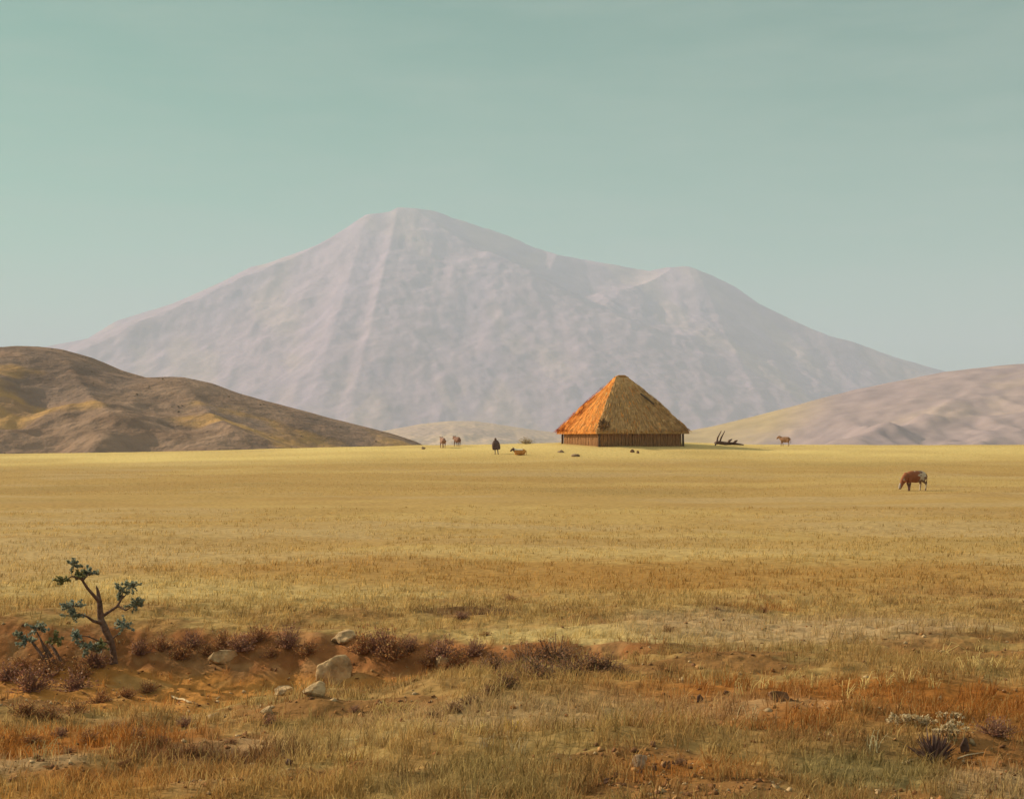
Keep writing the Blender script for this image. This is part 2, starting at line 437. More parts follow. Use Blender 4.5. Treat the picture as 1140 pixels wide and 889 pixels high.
hp = lambda px, py, Y: tuple(at(px, py, Y))
LH = hill('hills', [(-700, 430), (-300, 405), (-100, 392), (15, 386), (40, 386), (70, 391), (100, 401), (130, 415), (160, 421.5), (185, 421.5), (205, 421), (235, 427), (270, 440), (320, 453), (360, 463), (410, 476), (440, 484), (462, 491), (475, 497), (520, 510), (700, 530)],
     560, -520, 40, 380, 760, 520, 300, .30, 61,
     [(.245, .165, .115), (.20, .14, .105), (.40, .24, .095), (.25, .16, .108)], M_HILL, 5.0,
     spurs=[(hp(60, 392, 555), hp(130, 470, 450)), (hp(190, 424, 555), hp(260, 480, 460)), (hp(20, 390, 555), hp(-40, 470, 450))])
hill('hills', [(500, 520), (640, 500), (740, 484), (770, 478.5), (800, 473), (850, 461), (900, 447), (950, 434), (1000, 424), (1050, 414), (1100, 408), (1125, 405.5), (1200, 402), (1350, 395), (1600, 400), (2000, 420)],
     2400, -150, 2300, 1700, 3300, 420, 260, .26, 71,
     [(.33, .245, .24), (.30, .225, .23), (.36, .268, .235), (.285, .215, .22)], M_HILL2, 16.0, crest=((.40, .29, .15), 30, 480),
     spurs=[(hp(1130, 420, 2350), hp(960, 488, 1900)), (hp(1250, 420, 2350), hp(1120, 470, 1950))], foot=-30)
hill('hills', [(300, 490), (380, 486), (430, 479), (470, 471.5), (500, 468.5), (530, 468.5), (560, 473), (600, 479), (640, 484), (760, 490), (900, 496)],
     4200, -900, 900, 3400, 5000, 300, 160, .2, 81,
     [(.46, .32, .22), (.40, .28, .21), (.48, .34, .22), (.38, .27, .21)], M_HILL, 12.0, foot=-35)

def hill_scrub():
    X, Y, Z = LH
    n = 800
    i = rng.integers(0, X.shape[0] - 1, n); j = rng.integers(0, X.shape[1] - 1, n)
    fx = rng.uniform(0, 1, n); fy = rng.uniform(0, 1, n)
    def li(A): return (A[i, j] * (1 - fx) + A[i, j + 1] * fx) * (1 - fy) + (A[i + 1, j] * (1 - fx) + A[i + 1, j + 1] * fx) * fy
    x, y, z = li(X), li(Y), li(Z)
    k = (z > -6) & (rng.uniform(0, 1, n) < .15 + .9 * sstep(-.1, .3, fbm(x / 30, y / 30, 150, 4)))
    x, y, z = x[k], y[k], z[k]; n = len(x)
    m = 26
    R_ = np.repeat(rng.uniform(.2, .55, n), m)
    d = rng.normal(0, 1, (n * m, 3)); d /= np.linalg.norm(d, axis=1)[:, None]
    P0 = np.stack([np.repeat(x, m), np.repeat(y, m), np.repeat(z, m)], -1) + d * R_[:, None] * np.array((1, 1, .6)) * rng.uniform(.5, 1, (n * m, 1)) + np.stack([0 * R_, 0 * R_, R_ * .4], -1)
    a = rng.normal(0, 1, (n * m, 3)); a /= np.linalg.norm(a, axis=1)[:, None]
    b = np.cross(a, d); b /= np.linalg.norm(b, axis=1)[:, None] + 1e-6
    L = R_[:, None] * .5
    V = np.stack([P0 - a * L, P0 + b * L * .6, P0 + a * L, P0 - b * L * .6], 1)
    pal = np.array([(.22, .16, .09), (.25, .175, .10), (.19, .14, .085), (.28, .19, .10)])
    c = np.repeat(pal[rng.integers(0, 4, n)], m, 0) * rng.uniform(.7, 1.3, (n * m, 1))
    N = n * m
    link('scrub', mesh_np('scrub', V.reshape(-1, 3), np.arange(N * 4), np.arange(N) * 4, np.full(N, 4), M_LEAF, np.repeat(c, 4, 0)), kind='stuff')

# ------------------------------------------------------------------ grass
def blades(X, Y, hgt, wid, lean, cols, sink=.01, Z=None, dirs=None):
    n = len(X)
    if Z is None: Z = H(X, Y)
    a = rng.uniform(0, 2 * np.pi, n)                 # facing of the blade's flat side
    ld = rng.uniform(0, 2 * np.pi, n) if dirs is None else dirs
    lx = np.cos(ld) * lean * hgt + .12 * hgt; ly = np.sin(ld) * lean * hgt
    wx = np.cos(a) * wid / 2; wy = np.sin(a) * wid / 2
    hz = hgt * np.sqrt(np.clip(1 - .6 * lean ** 2, .15, 1))
    P = np.empty((n, 5, 3))
    P[:, 0] = np.stack([X - wx, Y - wy, Z - sink], -1); P[:, 1] = np.stack([X + wx, Y + wy, Z - sink], -1)
    P[:, 2] = np.stack([X + wx * .75 + lx * .35, Y + wy * .75 + ly * .35, Z + hz * .62], -1)
    P[:, 3] = np.stack([X - wx * .75 + lx * .35, Y - wy * .75 + ly * .35, Z + hz * .62], -1)
    P[:, 4] = np.stack([X + lx, Y + ly, Z + hz], -1)
    return P, np.repeat(cols[:, None, :], 5, 1)

def blade_mesh(name, P, cc, mat):
    n = len(P)
    o = np.arange(n)[:, None] * 5
    lp = (o + np.array([0, 1, 2, 3, 3, 2, 4])).ravel()
    st = (np.arange(n)[:, None] * 7 + np.array([0, 4])).ravel()
    tt = np.tile([4, 3], n)
    return mesh_np(name, P.reshape(-1, 3), lp, st, tt, mat, cc.reshape(-1, 3))

def scatter(nt, per, y0, y1, spread, hr, wr, seedtint):
    """tufts spread so that they thin out with distance"""
    py = rng.uniform(y0, y1, nt); Y = EYE * F / (py - HOR) + rng.normal(0, .2, nt)
    px = rng.uniform(-160, 1300, nt); X = (px - 570) / F * Y
    keep = rng.uniform(0, 1, nt) > bare(X, Y) * .9
    clump = vnoise(X / (spread * 9), Y / (spread * 6), 91)
    keep &= rng.uniform(0, 1, nt) < .35 + .9 * clump
    X, Y = X[keep], Y[keep]; n = len(X)
    th = rng.uniform(.6, 1.25, n) * (.65 + .7 * vnoise(X / 1.3, Y / .9, 92))
    tint = rng.uniform(.8, 1.3, n)
    X = np.repeat(X, per) + rng.normal(0, 1, n * per) * spread; Y = np.repeat(Y, per) + rng.normal(0, 1, n * per) * spread
    th = np.repeat(th, per); tint = np.repeat(tint, per)
    c = albedo(X, Y) * tint[:, None] * rng.uniform(.85, 1.3, len(X))[:, None]
    str_ = (rng.uniform(0, 1, len(X)) < .16)[:, None]
    c = np.where(str_, c * .5 + np.array((.5, .38, .15)) * .5, c)
    return X, Y, th * rng.uniform(hr[0], hr[1], len(X)), rng.uniform(wr[0], wr[1], len(X)), c

Ps, Cs = [], []
for args, lean in (((15000, 9, 672, 935, .045, (.07, .20), (.006, .012), 1), (.2, .9)),
                   ((11000, 7, 566, 690, .09, (.05, .13), (.012, .022), 2), (.2, .9)),
                   ((14000, 7, 503, 580, .25, (.03, .08), (.015, .035), 3), (.4, .95))):
    X, Y, hh, ww, cc = scatter(*args)
    if args[2] < 520:                                # far band: laid out by true distance, the ground climbs there
        Y = rng.uniform(75, 156, len(Y)); X = (rng.uniform(-160, 1300, len(Y)) - 570) / F * Y
        cc = albedo(X, Y) * rng.uniform(.95, 1.25, len(X))[:, None]
    P, c5 = blades(X, Y, hh, ww, rng.uniform(lean[0], lean[1], len(X)), np.clip(cc * 1.15, 0, .7))
    Ps.append(P); Cs.append(c5)
link('grass', blade_mesh('grass', np.concatenate(Ps), np.concatenate(Cs), M_GRASS), kind='stuff',
     label='short dry yellow and tan grass covering the plain', cat='grass')

hill_scrub()

def loose_earth():
    n = 16000
    py = rng.uniform(690, 900, n); Y = EYE * F / (py - HOR) + rng.uniform(-.5, .9, n); px = rng.uniform(-120, 1260, n); X = (px - 570) / F * Y
    b = bare(X, Y); k = rng.uniform(0, 1, n) < np.where(b > .5, .8, .12)
    X, Y = X[k], Y[k]; n = len(X)
    r = .008 + .035 * rng.uniform(0, 1, n) ** 4 + .004 * rng.uniform(0, 1, n)
    base = np.array([(1, 0, 0), (-1, 0, 0), (0, 1, 0), (0, -1, 0), (0, 0, 1), (0, 0, -1)], float)
    fc = np.array([(0, 2, 4), (2, 1, 4), (1, 3, 4), (3, 0, 4), (2, 0, 5), (1, 2, 5), (3, 1, 5), (0, 3, 5)])
    a = rng.uniform(0, 6.28, n); ca, sa = np.cos(a)[:, None], np.sin(a)[:, None]
    v = base[None] * rng.uniform(.6, 1.4, (n, 6, 1)) * np.stack([r, r * rng.uniform(.6, 1, n), r * rng.uniform(.4, .9, n)], -1)[:, None] + rng.normal(0, .25, (n, 6, 3)) * r[:, None, None]
    P = np.stack([X[:, None] + v[..., 0] * ca - v[..., 1] * sa, Y[:, None] + v[..., 0] * sa + v[..., 1] * ca, H(X, Y)[:, None] + v[..., 2] + (r * .15)[:, None]], -1)
    pal = np.array([(.30, .14, .05), (.24, .11, .045), (.36, .20, .08), (.40, .28, .15), (.18, .09, .045)])
    c = pal[rng.integers(0, 5, n)] * rng.uniform(.75, 1.2, (n, 1))
    lp = (np.arange(n)[:, None, None] * 6 + fc[None]).reshape(-1)
    link('gravel', mesh_np('gravel', P.reshape(-1, 3), lp, np.arange(n * 8) * 3, np.full(n * 8, 3), M_GROUND, np.repeat(c, 6, 0)), kind='stuff')
loose_earth()

# ------------------------------------------------------------------ thatched hut
def make_hut():
    Yh = 143.0
    ppm = F / Yh
    cx = (692 - 570) / ppm
    zg = float(H(cx, Yh - 3)) - .12
    rot = R(21)
    root = link('thatched_hut', None, loc=(cx, Yh, zg), rz=rot,
                label='large thatched hut with steep orange-brown roof and low brown walls', cat='hut')
    S = 5.0; EAVE = 1.55; TOP = 6.92; RH = .6           # half width of the eaves, heights, half length of the ridge
    # walls: upright poles side by side on each of four faces
    W = S - .62
    V, Fc = [], []
    rnd = random.Random(3)
    for (ax, ay, bx, by) in ((-W, -W, W, -W), (W, -W, W, W), (W, W, -W, W), (-W, W, -W, -W)):
        n = 46
        for i in range(n):
            t = (i + .5) / n
            x = ax + (bx - ax) * t + rnd.uniform(-.02, .02); y = ay + (by - ay) * t + rnd.uniform(-.02, .02)
            r = W / n * 1.08 * rnd.uniform(.9, 1.1)
            tube([(x, y, -.3), (x + rnd.uniform(-.03, .03), y + rnd.uniform(-.03, .03), 2.15)], [r, r * .9], 6, V, Fc)
    link('wall', mesh_from('wall', V, Fc, M_POLE, smooth=True), root)
    for sxx in (-1, 1):
        for syy in (-1, 1):
            V, Fc = tube([(sxx * (W + .17), syy * (W + .17), -.3), (sxx * (W + .14), syy * (W + .14), 2.0)], [.12, .1], 8)
            link('corner_post', mesh_from('corner_post', V, Fc, M_POST, smooth=True), root)
    # roof body: slightly sagging hipped faces, then straws laid down the slope
    P = []
    def roofpt(u, v):                                     # u round the roof 0..4, v from eave 0 to ridge 1
        u = u % 4; k = int(u); f = u - k
        cs = [(-1, -1), (1, -1), (1, 1), (-1, 1)]
        a, b = cs[k], cs[(k + 1) % 4]
        ex, ey = (a[0] + (b[0] - a[0]) * f) * S, (a[1] + (b[1] - a[1]) * f) * S
        rx, ry = (a[0] + (b[0] - a[0]) * f) * RH, (a[1] + (b[1] - a[1]) * f) * .12
        z = EAVE + (TOP - EAVE) * (v + .035 * math.sin(math.pi * v))
        return Vector((ex + (rx - ex) * v, ey + (ry - ey) * v, z))
    nu, nv = 96, 26
    for j in range(nv + 1):
        for i in range(nu):
            p = roofpt(4 * i / nu, j / nv)
            nrm = Vector((p.x, p.y, 4)).normalized()
            P.append(p + nrm * float(.14 * fbm(p.x * .9 + p.z, p.y * .9 + p.z * .5, 101, 3)))
    nb = len(P)
    for j in range(nv, -1, -1):                           # underside
        for i in range(nu):
            P.append(roofpt(4 * i / nu, j / nv) + Vector((0, 0, -.34)))
    Fc = []
    T = 2 * (nv + 1)
    for j in range(T - 1):
        for i in range(nu):
            i2 = (i + 1) % nu
            Fc.append((j * nu + i, j * nu + i2, (j + 1) * nu + i2, (j + 1) * nu + i))
    for i in range(nu):
        i2 = (i + 1) % nu
        Fc.append(((T - 1) * nu + i, (T - 1) * nu + i2, i2, i))
    Fc.append(tuple(range(nv * nu, nv * nu + nu)))
    n0 = len(P)
    SHADE_SIDE = (.46, .275, .115); SUN_SIDE = (.64, .25, .055)  # sun and shade contrast put into the straw colour of the roof sides
    col = [SHADE_SIDE if (i % nu) * 4 / nu % 4 < 2 else SUN_SIDE for i in range(n0)]
    for _ in range(5200):
        u = rnd.uniform(0, 4); v = 1 - math.sqrt(rnd.uniform(0, 1))
        if rnd.random() < .2: v = rnd.uniform(0, .02)
        a = roofpt(u, v); d = (roofpt(u, max(0, v - .1)) - roofpt(u, v + .1)); d.normalize()
        L = rnd.uniform(.35, .8)
        side = d.cross(Vector((a.x, a.y, 4)).normalized()).normalized()
        nrm = side.cross(d).normalized()
        if nrm.z < 0: nrm = -nrm
        d = (d + side * rnd.uniform(-.14, .14)).normalized()
        w = rnd.uniform(.018, .045)
        s0 = a + nrm * rnd.uniform(.06, .16); e0 = s0 + d * L + nrm * rnd.uniform(-.05, .01)
        if v < .03: e0.z -= rnd.uniform(0, .1); e0 -= d * rnd.uniform(.15, .5)
        b = len(P)
        P += [s0 - side * w, s0 + side * w, e0 + side * w * .5, e0 - side * w * .5]
        Fc.append((b, b + 1, b + 2, b + 3))
        g = rnd.uniform(.65, 1.3); q = rnd.random() + (.52 if u % 4 < 2 else -.2)      # shade painted in: front and right get greyer straw
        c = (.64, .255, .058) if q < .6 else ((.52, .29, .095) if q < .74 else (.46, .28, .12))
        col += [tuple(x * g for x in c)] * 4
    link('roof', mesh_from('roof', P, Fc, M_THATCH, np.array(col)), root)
    # capping bundle along the short ridge
    V, Fc = tube([(-RH - .15, 0, TOP - .1), (-.3, .02, TOP + .05), (.3, 0, TOP + .06), (RH + .15, 0, TOP - .1)], [.12, .17, .17, .12], 10)
    link('ridge_cap', mesh_from('ridge_cap', V, Fc, M_THATCH, np.tile((.36, .19, .07), (len(V), 1)), True), root)
    # short pole tied down near the right hip, and a torn lump of thatch at the near corner
    a = roofpt(.74, .62); b = roofpt(.83, .42)
    off = Vector((0, -.75, .75)).normalized() * .22
    V, Fc = tube([a + off, b + off], [.09, .08], 7)
    link('roof_pole', mesh_from('roof_pole', V, Fc, M_POST, smooth=True), root)
    V, Fc = [], []
    c0 = roofpt(.03, .02)
    for i in range(60):
        q = Vector((rnd.gauss(0, .3), rnd.gauss(0, .25), rnd.uniform(0, .2)))
        p = c0 + q + Vector((.35, -.1, .15))
        e = p + Vector((rnd.uniform(-.4, .2), rnd.uniform(-.4, .1), rnd.uniform(.2, .75)))
        tube([p, e], [.07, .025], 4, V, Fc)
    link('loose_thatch', mesh_from('loose_thatch', V, Fc, M_THATCH, np.tile((.2, .12, .06), (len(V), 1))), root)
make_hut()

# ------------------------------------------------------------------ cattle
def cow_parts(pose):
    V, Fc = [], []
    lie = pose == 'lying'
    dz = -.52 if lie else 0
    tube([(-.62, 0, .98 + dz), (-.5, 0, .95 + dz), (-.3, 0, .92 + dz), (0, 0, .90 + dz), (.3, 0, .93 + dz), (.52, 0, .98 + dz), (.66, 0, 1.0 + dz)], [.2, .31, .38, .40, .38, .32, .2], 14, V, Fc, sy=.74)
    tube([(-.45, 0, 1.12 + dz), (.0, 0, 1.08 + dz), (.55, 0, 1.14 + dz)], [.12, .13, .13], 8, V, Fc)
    if pose == 'grazing':
        nk = [(-.5, 0, 1.0), (-.74, 0, .76), (-.9, 0, .55)]; hd = [(-.88, 0, .56), (-1.0, 0, .36), (-1.08, 0, .14)]
    else:
        nk = [(-.5, 0, 1.02 + dz), (-.74, 0, 1.2 + dz), (-.88, 0, 1.3 + dz)]; hd = [(-.86, 0, 1.32 + dz), (-1.05, 0, 1.18 + dz), (-1.2, 0, 1.02 + dz)]
    tube(nk, [.29, .22, .16], 10, V, Fc, sy=.75)
    tube(hd, [.15, .13, .095], 10, V, Fc, sy=.85)
    for s in (-1, 1):
        h = Vector(hd[0])
        tube([h + Vector((.02, s * .08, .08)), h + Vector((.04, s * .2, .08)), h + Vector((.05, s * .27, .05))], [.04, .055, .02], 6, V, Fc)
        if lie:
            tube([(-.4, s * .2, .3), (-.62, s * .24, .12), (-.42, s * .26, .07)], [.12, .07, .05], 8, V, Fc)
            tube([(.48, s * .2, .32), (.25, s * .32, .2), (.5, s * .34, .07)], [.17, .1, .05], 8, V, Fc)
        else:
            f = .07 * s
            tube([(-.42, s * .15, .85), (-.45 + f * .3, s * .16, .5), (-.43 + f, s * .16, .26), (-.43 + f * 1.2, s * .16, .06), (-.46 + f * 1.2, s * .16, .0)], [.13, .075, .05, .045, .058], 8, V, Fc)
            tube([(.5, s * .15, .9), (.43, s * .17, .62), (.56 - f, s * .17, .44), (.53 - f, s * .17, .2), (.52 - f, s * .17, .06), (.49 - f, s * .17, 0)], [.19, .115, .065, .05, .045, .058], 8, V, Fc)
    hz = Vector(hd[0])
    return V, Fc, hz, dz

def make_cow(pose, colfn, label, loc, rz, sc, horns=True, group='cattle grazing near the hut'):
    V, Fc, h, dz = cow_parts(pose)
    root = link('cow', None, loc=loc, rz=rz, sc=sc, label=label, cat='cow', group=group)
    link('body', fused('body', V, Fc, .028, M_HIDE, 4, colfn), root)
    tv, tf = tube([(.72, 0, 1.1 + dz), (.82, 0, .95 + dz), (.82, .02, .68 + dz * .9), (.80, .03, .45 + dz * .7)], [.035, .028, .022, .04], 7)
    link('tail', mesh_from('tail', tv, tf, M_HIDE, colfn(np.array([tuple(v) for v in tv]) * 0 + np.array((.62, 0, .5))) * .7, True), root)
    if horns:
        for s in (-1, 1):
            hv, hf = tube([h + Vector((.02, s * .07, .1)), h + Vector((-.02, s * .2, .16)), h + Vector((-.06, s * .24, .27))], [.03, .024, .008], 7)
            link('horn', mesh_from('horn', hv, hf, M_HORN, smooth=True), root)
    return root

def pied(co):
    x, z, y = co[:, 0], co[:, 2], co[:, 1]
    c = np.empty((len(co), 3)); c[:] = (.27, .09, .035)
    n = fbm(x * 3.2 + 3, z * 3.2 + y, 111, 3)
    rear = (x + .55 * n > .04)
    c[rear] = (.50, .40, .29)
    c[rear & (fbm(x * 4 + 9, z * 4 + y, 112, 2) > .25)] = (.22, .13, .085)
    c[(x > .48) & (y > -.05)] = (.2, .065, .03)
    c[(x < -1.06)] = (.36, .29, .24)
    c[(z < .5) & (x < -.3) & (x > -.7)] = (.13, .06, .04)
    return c
def plain(cl):
    def f(co):
        n = fbm(co[:, 0] * 2 + 1, co[:, 2] * 2 + co[:, 1] * 2, 113, 3)
        return np.array(cl) * (1 + .3 * n)[:, None]
    return f
def orange(co):
    c = np.empty((len(co), 3)); c[:] = (.55, .24, .05)
    c[(co[:, 2] > .62) & (co[:, 0] < .3)] = (.68, .62, .5)
    c[co[:, 0] < -.72] = (.12, .07, .05)
    return c

p = hit(1019, 546)
k_ = p.y / F * 35 / 1.84
make_cow('grazing', pied, 'red-brown and white pied cow grazing alone at right with its head down', p, R(20), (k_, k_, k_ * .9))
p = hit(579, 506.5)
make_cow('lying', orange, 'orange and white cow lying on the grass by the dark-cloaked person', p, R(8), p.y / F * 17 / 1.9)
p = hit(493, 498.5)
make_cow('standing', plain((.26, .14, .10)), 'small brown calf seen from behind, left and lower of the two by the dark hill', p, R(-72), .78, False)
p = hit(509, 496.6)
make_cow('standing', plain((.22, .11, .075)), 'darker brown calf seen from behind, right and farther of the two by the dark hill', p, R(-58), .74, False)
p = hit(874, 496.5)
make_cow('standing', plain((.30, .16, .085)), 'lone tan-brown calf standing at the far edge of the plain beyond the dead branch', p, R(-32), .74, False)

# ------------------------------------------------------------------ person in a cloak
def make_person():
    p = hit(553, 505.5)
    k = p.y / F * 18 / 1.62
    root = link('person', None, loc=p, rz=R(15), sc=(k * 1.15, k * 1.15, k), label='person wrapped in a dark brown cloak, walking on the grass left of the hut', cat='person')
    root.rotation_euler.y = R(-5)
    V, Fc = [], []
    tube([(0, 0, .82), (0, 0, 1.0), (0, .0, 1.2), (0, .02, 1.34), (0, .02, 1.4)], [.15, .14, .17, .15, .07], 12, V, Fc, sy=.75)
    tube([(0, .02, 1.36), (0, .0, 1.45)], [.055, .05], 8, V, Fc)
    tube([(0, .0, 1.43), (0, -.005, 1.5), (0, 0, 1.58)], [.07, .095, .07], 10, V, Fc)
    tube([(0, -.09, 1.5), (0, -.125, 1.475)], [.02, .014], 6, V, Fc)                # nose
    for s in (-1, 1):
        tube([(s * .09, 0, .9), (s * .1, -.05 * s - .01, .5), (s * .11, -.10 * s + .02, .06)], [.1, .065, .042], 8, V, Fc)
        tube([(s * .11, -.10 * s + .05, .04), (s * .12, -.10 * s - .12, .03)], [.045, .035], 8, V, Fc)
        tube([(s * .17, .02, 1.32), (s * .23, 0, 1.06), (s * .14, -.16, .95), (s * .07, -.2, .98)], [.06, .05, .038, .03], 8, V, Fc)
        for j in range(4):
            tube([(s * .07, -.2, 1.0 - j * .02), (s * .02, -.225, 1.0 - j * .022)], [.011, .009], 5, V, Fc)
    def cf(co):
        c = np.empty((len(co), 3)); c[:] = (.34, .27, .22)
        c[co[:, 2] > 1.4] = (.22, .12, .075)
        c[(co[:, 2] < .09)] = (.10, .06, .04)
        return c
    link('body', fused('body', V, Fc, .016, M_SKIN, 2, cf), root)
    # cloak hanging from the head and shoulders, open below the knee
    V, Fc = [], []; n = 28
    prof = [(1.64, .03, .03), (1.60, .085, .095), (1.5, .108, .118), (1.42, .10, .11), (1.35, .23, .16), (1.1, .33, .23), (.8, .37, .26), (.6, .36, .26), (.46, .33, .25)]
    for i, (z, a, b) in enumerate(prof):
        for j in range(n):
            t = 2 * math.pi * j / n
            fold = 1 + (.07 * math.sin(5 * t + i * .3) * (i > 4) * (i - 4) / 4)
            V.append((math.cos(t) * a * fold, math.sin(t) * b * fold + .01, z))
    for i in range(len(prof) - 1):
        for j in range(n):
            t = 2 * math.pi * (j + .5) / n
            if prof[i + 1][0] < 1.45 and prof[i][0] > 1.41 and False: continue
            if 1.43 < (prof[i][0] + prof[i + 1][0]) / 2 < 1.56 and abs(t - 1.5 * math.pi) < .6: continue   # face opening
            j2 = (j + 1) % n
            Fc.append((i * n + j, i * n + j2, (i + 1) * n + j2, (i + 1) * n + j))
    Fc.append(tuple(range(n)))
    link('cloak', mesh_from('cloak', V, Fc, M_CLOTH, smooth=True), root)
make_person()

# ------------------------------------------------------------------ foliage helpers
def leaf_cloud(n, rx, rz, size, cols, rnd, V, Fc, col, c0=(0, 0, 0), shell=.4):
    for _ in range(n):
        d = Vector((rnd.gauss(0, 1), rnd.gauss(0, 1), rnd.gauss(0, 1))).normalized()
        r = (shell + (1 - shell) * rnd.random()) * rnd.uniform(.7, 1.1)
        p = Vector(c0) + Vector((d.x * rx * r, d.y * rx * r, d.z * rz * r))
        ax = (d * .6 + Vector((rnd.gauss(0, 1), rnd.gauss(0, 1), rnd.gauss(0, 1) + .4)).normalized()).normalized()
        sd = ax.cross(Vector((rnd.gauss(0, 1), rnd.gauss(0, 1), rnd.gauss(0, 1)))).normalized()
        L = size * rnd.uniform(.7, 1.4); w = L * .28
        b = len(V)
        V += [p - ax * L * .5, p + sd * w, p + ax * L * .5, p - sd * w]
        Fc.append((b, b + 1, b + 2, b + 3))
        g = rnd.uniform(.7, 1.3); c = rnd.choice(cols)
        col += [tuple(x * g for x in c)] * 4

LG = [(.22, .245, .175), (.25, .265, .17), (.17, .20, .16), (.29, .275, .16)]
LT = [(.25, .295, .235), (.21, .255, .21), (.29, .30, .20)]
LO = [(.24, .23, .08), (.19, .20, .09), (.28, .25, .11)]

def spray(rx, rz, n, size, pal, rnd, V, Fc, col):
    # thin twigs fanning out of the branch end, leaves scattered along them
    tips = []
    for _ in range(14):
        d = Vector((rnd.gauss(0, 1), rnd.gauss(0, 1), rnd.gauss(.25, .9))).normalized()
        e = Vector((d.x * rx, d.y * rx, d.z * rz)) * rnd.uniform(.6, 1.15)
        b0 = len(V)
        tube([(0, 0, 0), e * .5 + Vector((rnd.gauss(0, .1) * rx, 0, rnd.gauss(0, .1) * rx)), e], [.005, .004, .002], 4, V, Fc)
        col += [(.2, .12, .08)] * (len(V) - b0)
        tips += [e * t for t in (.35, .6, .8, 1.0)]
    for _ in range(n):
        leaf_cloud(1, rx * .16, rx * .16, size, pal, rnd, V, Fc, col, c0=rnd.choice(tips), shell=0)

def make_sapling():
    b = hit(127, 736); Y = b.y
    q = lambda px, py, dy=0: at(px, py, Y + dy) - b
    root = link('sapling_tree', None, loc=b, label='small gnarled tree with blue-green leaf tufts on the eroded bank', cat='tree')
    k = Y / F
    V, Fc = [], []
    tube([q(127, 742), q(127, 733), q(124, 715), q(117, 700), q(112, 688, .05), q(111, 672, .06), q(109, 658, .1), q(107, 651, .1)],
         [4.2 * k, 3.7 * k, 3.6 * k, 4.2 * k, 3.7 * k, 3.2 * k, 2.0 * k, .6 * k], 9, V, Fc)
    tube([q(110, 669, .05), q(97, 654, -.05), q(90, 643, -.1), q(84, 633, -.08)], [2.18 * k, 1.79 * k, 1.48 * k, 0.78 * k], 7, V, Fc)
    tube([q(92, 645, -.1), q(80, 641, -.2), q(73, 645, -.2)], [1.33 * k, 1.09 * k, 0.62 * k], 7, V, Fc)
    tube([q(92, 645, -.1), q(97, 641, 0), q(99, 636, .1)], [1.25 * k, 1.09 * k, 0.62 * k], 7, V, Fc)
    tube([q(112, 687, .05), q(121, 681, .15), q(130, 675, .2), q(135, 667, .2), q(137, 657, .25)], [2.34 * k, 1.79 * k, 1.64 * k, 1.33 * k, 0.62 * k], 7, V, Fc)
    tube([q(131, 674, .2), q(140, 679, .1), q(149, 674, .1)], [1.33 * k, 1.17 * k, 0.62 * k], 7, V, Fc)
    tube([q(135, 667, .2), q(142, 660, .3), q(146, 653, .3)], [1.09 * k, 0.86 * k, 0.55 * k], 7, V, Fc)
    tube([q(112, 693, .0), q(104, 691, -.15), q(97, 686, -.2), q(87, 682, -.25)], [2.26 * k, 1.87 * k, 1.33 * k, 0.55 * k], 7, V, Fc)
    tube([q(122, 713, .0), q(131, 706, .2), q(138, 699, .25)], [1.33 * k, 0.94 * k, 0.55 * k], 7, V, Fc)
    tube([q(124, 716, .0), q(112, 714, -.2), q(98, 708, -.3), q(86, 707, -.3)], [1.48 * k, 1.17 * k, 0.94 * k, 0.47 * k], 7, V, Fc)
    tube([q(127, 735), q(120, 744, -.1)], [3 * k, 1.6 * k], 6, V, Fc)
    tube([q(127, 735), q(133, 742, -.05)], [3 * k, 1.6 * k], 6, V, Fc)
    link('trunk', fused('trunk', V, Fc, .011, M_BARK, 2), root)
    rnd = random.Random(5)
    for (px, py, r, rz, dy, pal) in ((82, 629, 6.5, 8.5, -.08, LG), (99, 638, 7, 8, .1, LG), (88, 641, 5, 4, -.1, LO), (71, 646, 7.5, 4.5, -.2, LO), (134, 657, 7, 8.5, .22, LG), (146, 652, 7.5, 7, .3, LG),
                            (151, 673, 8, 7, .1, LG), (82, 674, 9, 7.5, -.25, LT), (80, 686, 9.5, 5.5, -.3, LG), (139, 696, 8.5, 7, .25, LT), (85, 707, 7, 7.5, -.3, LT), (97, 721, 10.5, 8.5, -.45, LG), (112, 719, 7, 5.5, -.3, LO)):
        c = q(px, py, dy)
        V, Fc, col = [], [], []
        spray(r * k * 1.35, rz * k * 1.3, int(110 + r * 15), 4.0 * k, pal, rnd, V, Fc, col)
        link('leaf_tuft', mesh_from('leaf_tuft', V, Fc, M_LEAF, np.array(col)), root, loc=c)
make_sapling()

def make_edge_bush():
    b = hit(62, 742); Y = b.y; k = Y / F
    q = lambda px, py, dy=0: at(px, py, Y + dy) - b
    root = link('leggy_bush', None, loc=b, label='leggy half-bare bush with few teal leaf tufts left of the gnarled tree', cat='bush')
    for pts, rad in (([(66, 748), (58, 732), (50, 718)], [2.4, 2, 1]), ([(74, 748), (69, 738), (60, 722), (52, 713)], [2.6, 2.2, 1.8, .9]), ([(60, 745), (46, 728), (37, 716), (33, 709)], [2.2, 1.8, 1.4, .7]),
                     ([(58, 745), (47, 715), (41, 703)], [1.8, 1.3, .7])):
        V, Fc = tube([q(x, y, .1 * i) for i, (x, y) in enumerate(pts)], [r * k for r in rad], 6)
        link('stem', mesh_from('stem', V, Fc, M_BARK, smooth=True), root)
    rnd = random.Random(8)
    for px, py, r, rz, pal in ((41, 699, 9, 7.5, LT), (30, 713, 8, 5.5, LT), (20, 707, 5, 5, LG), (63, 712, 8, 7, LO)):
        V, Fc, col = [], [], []
        spray(r * k * 1.35, rz * k * 1.3, int(110 + r * 15), 4.0 * k, pal, rnd, V, Fc, col)
        link('leaf_tuft', mesh_from('leaf_tuft', V, Fc, M_LEAF, np.array(col)), root, loc=q(px, py, .15))
make_edge_bush()

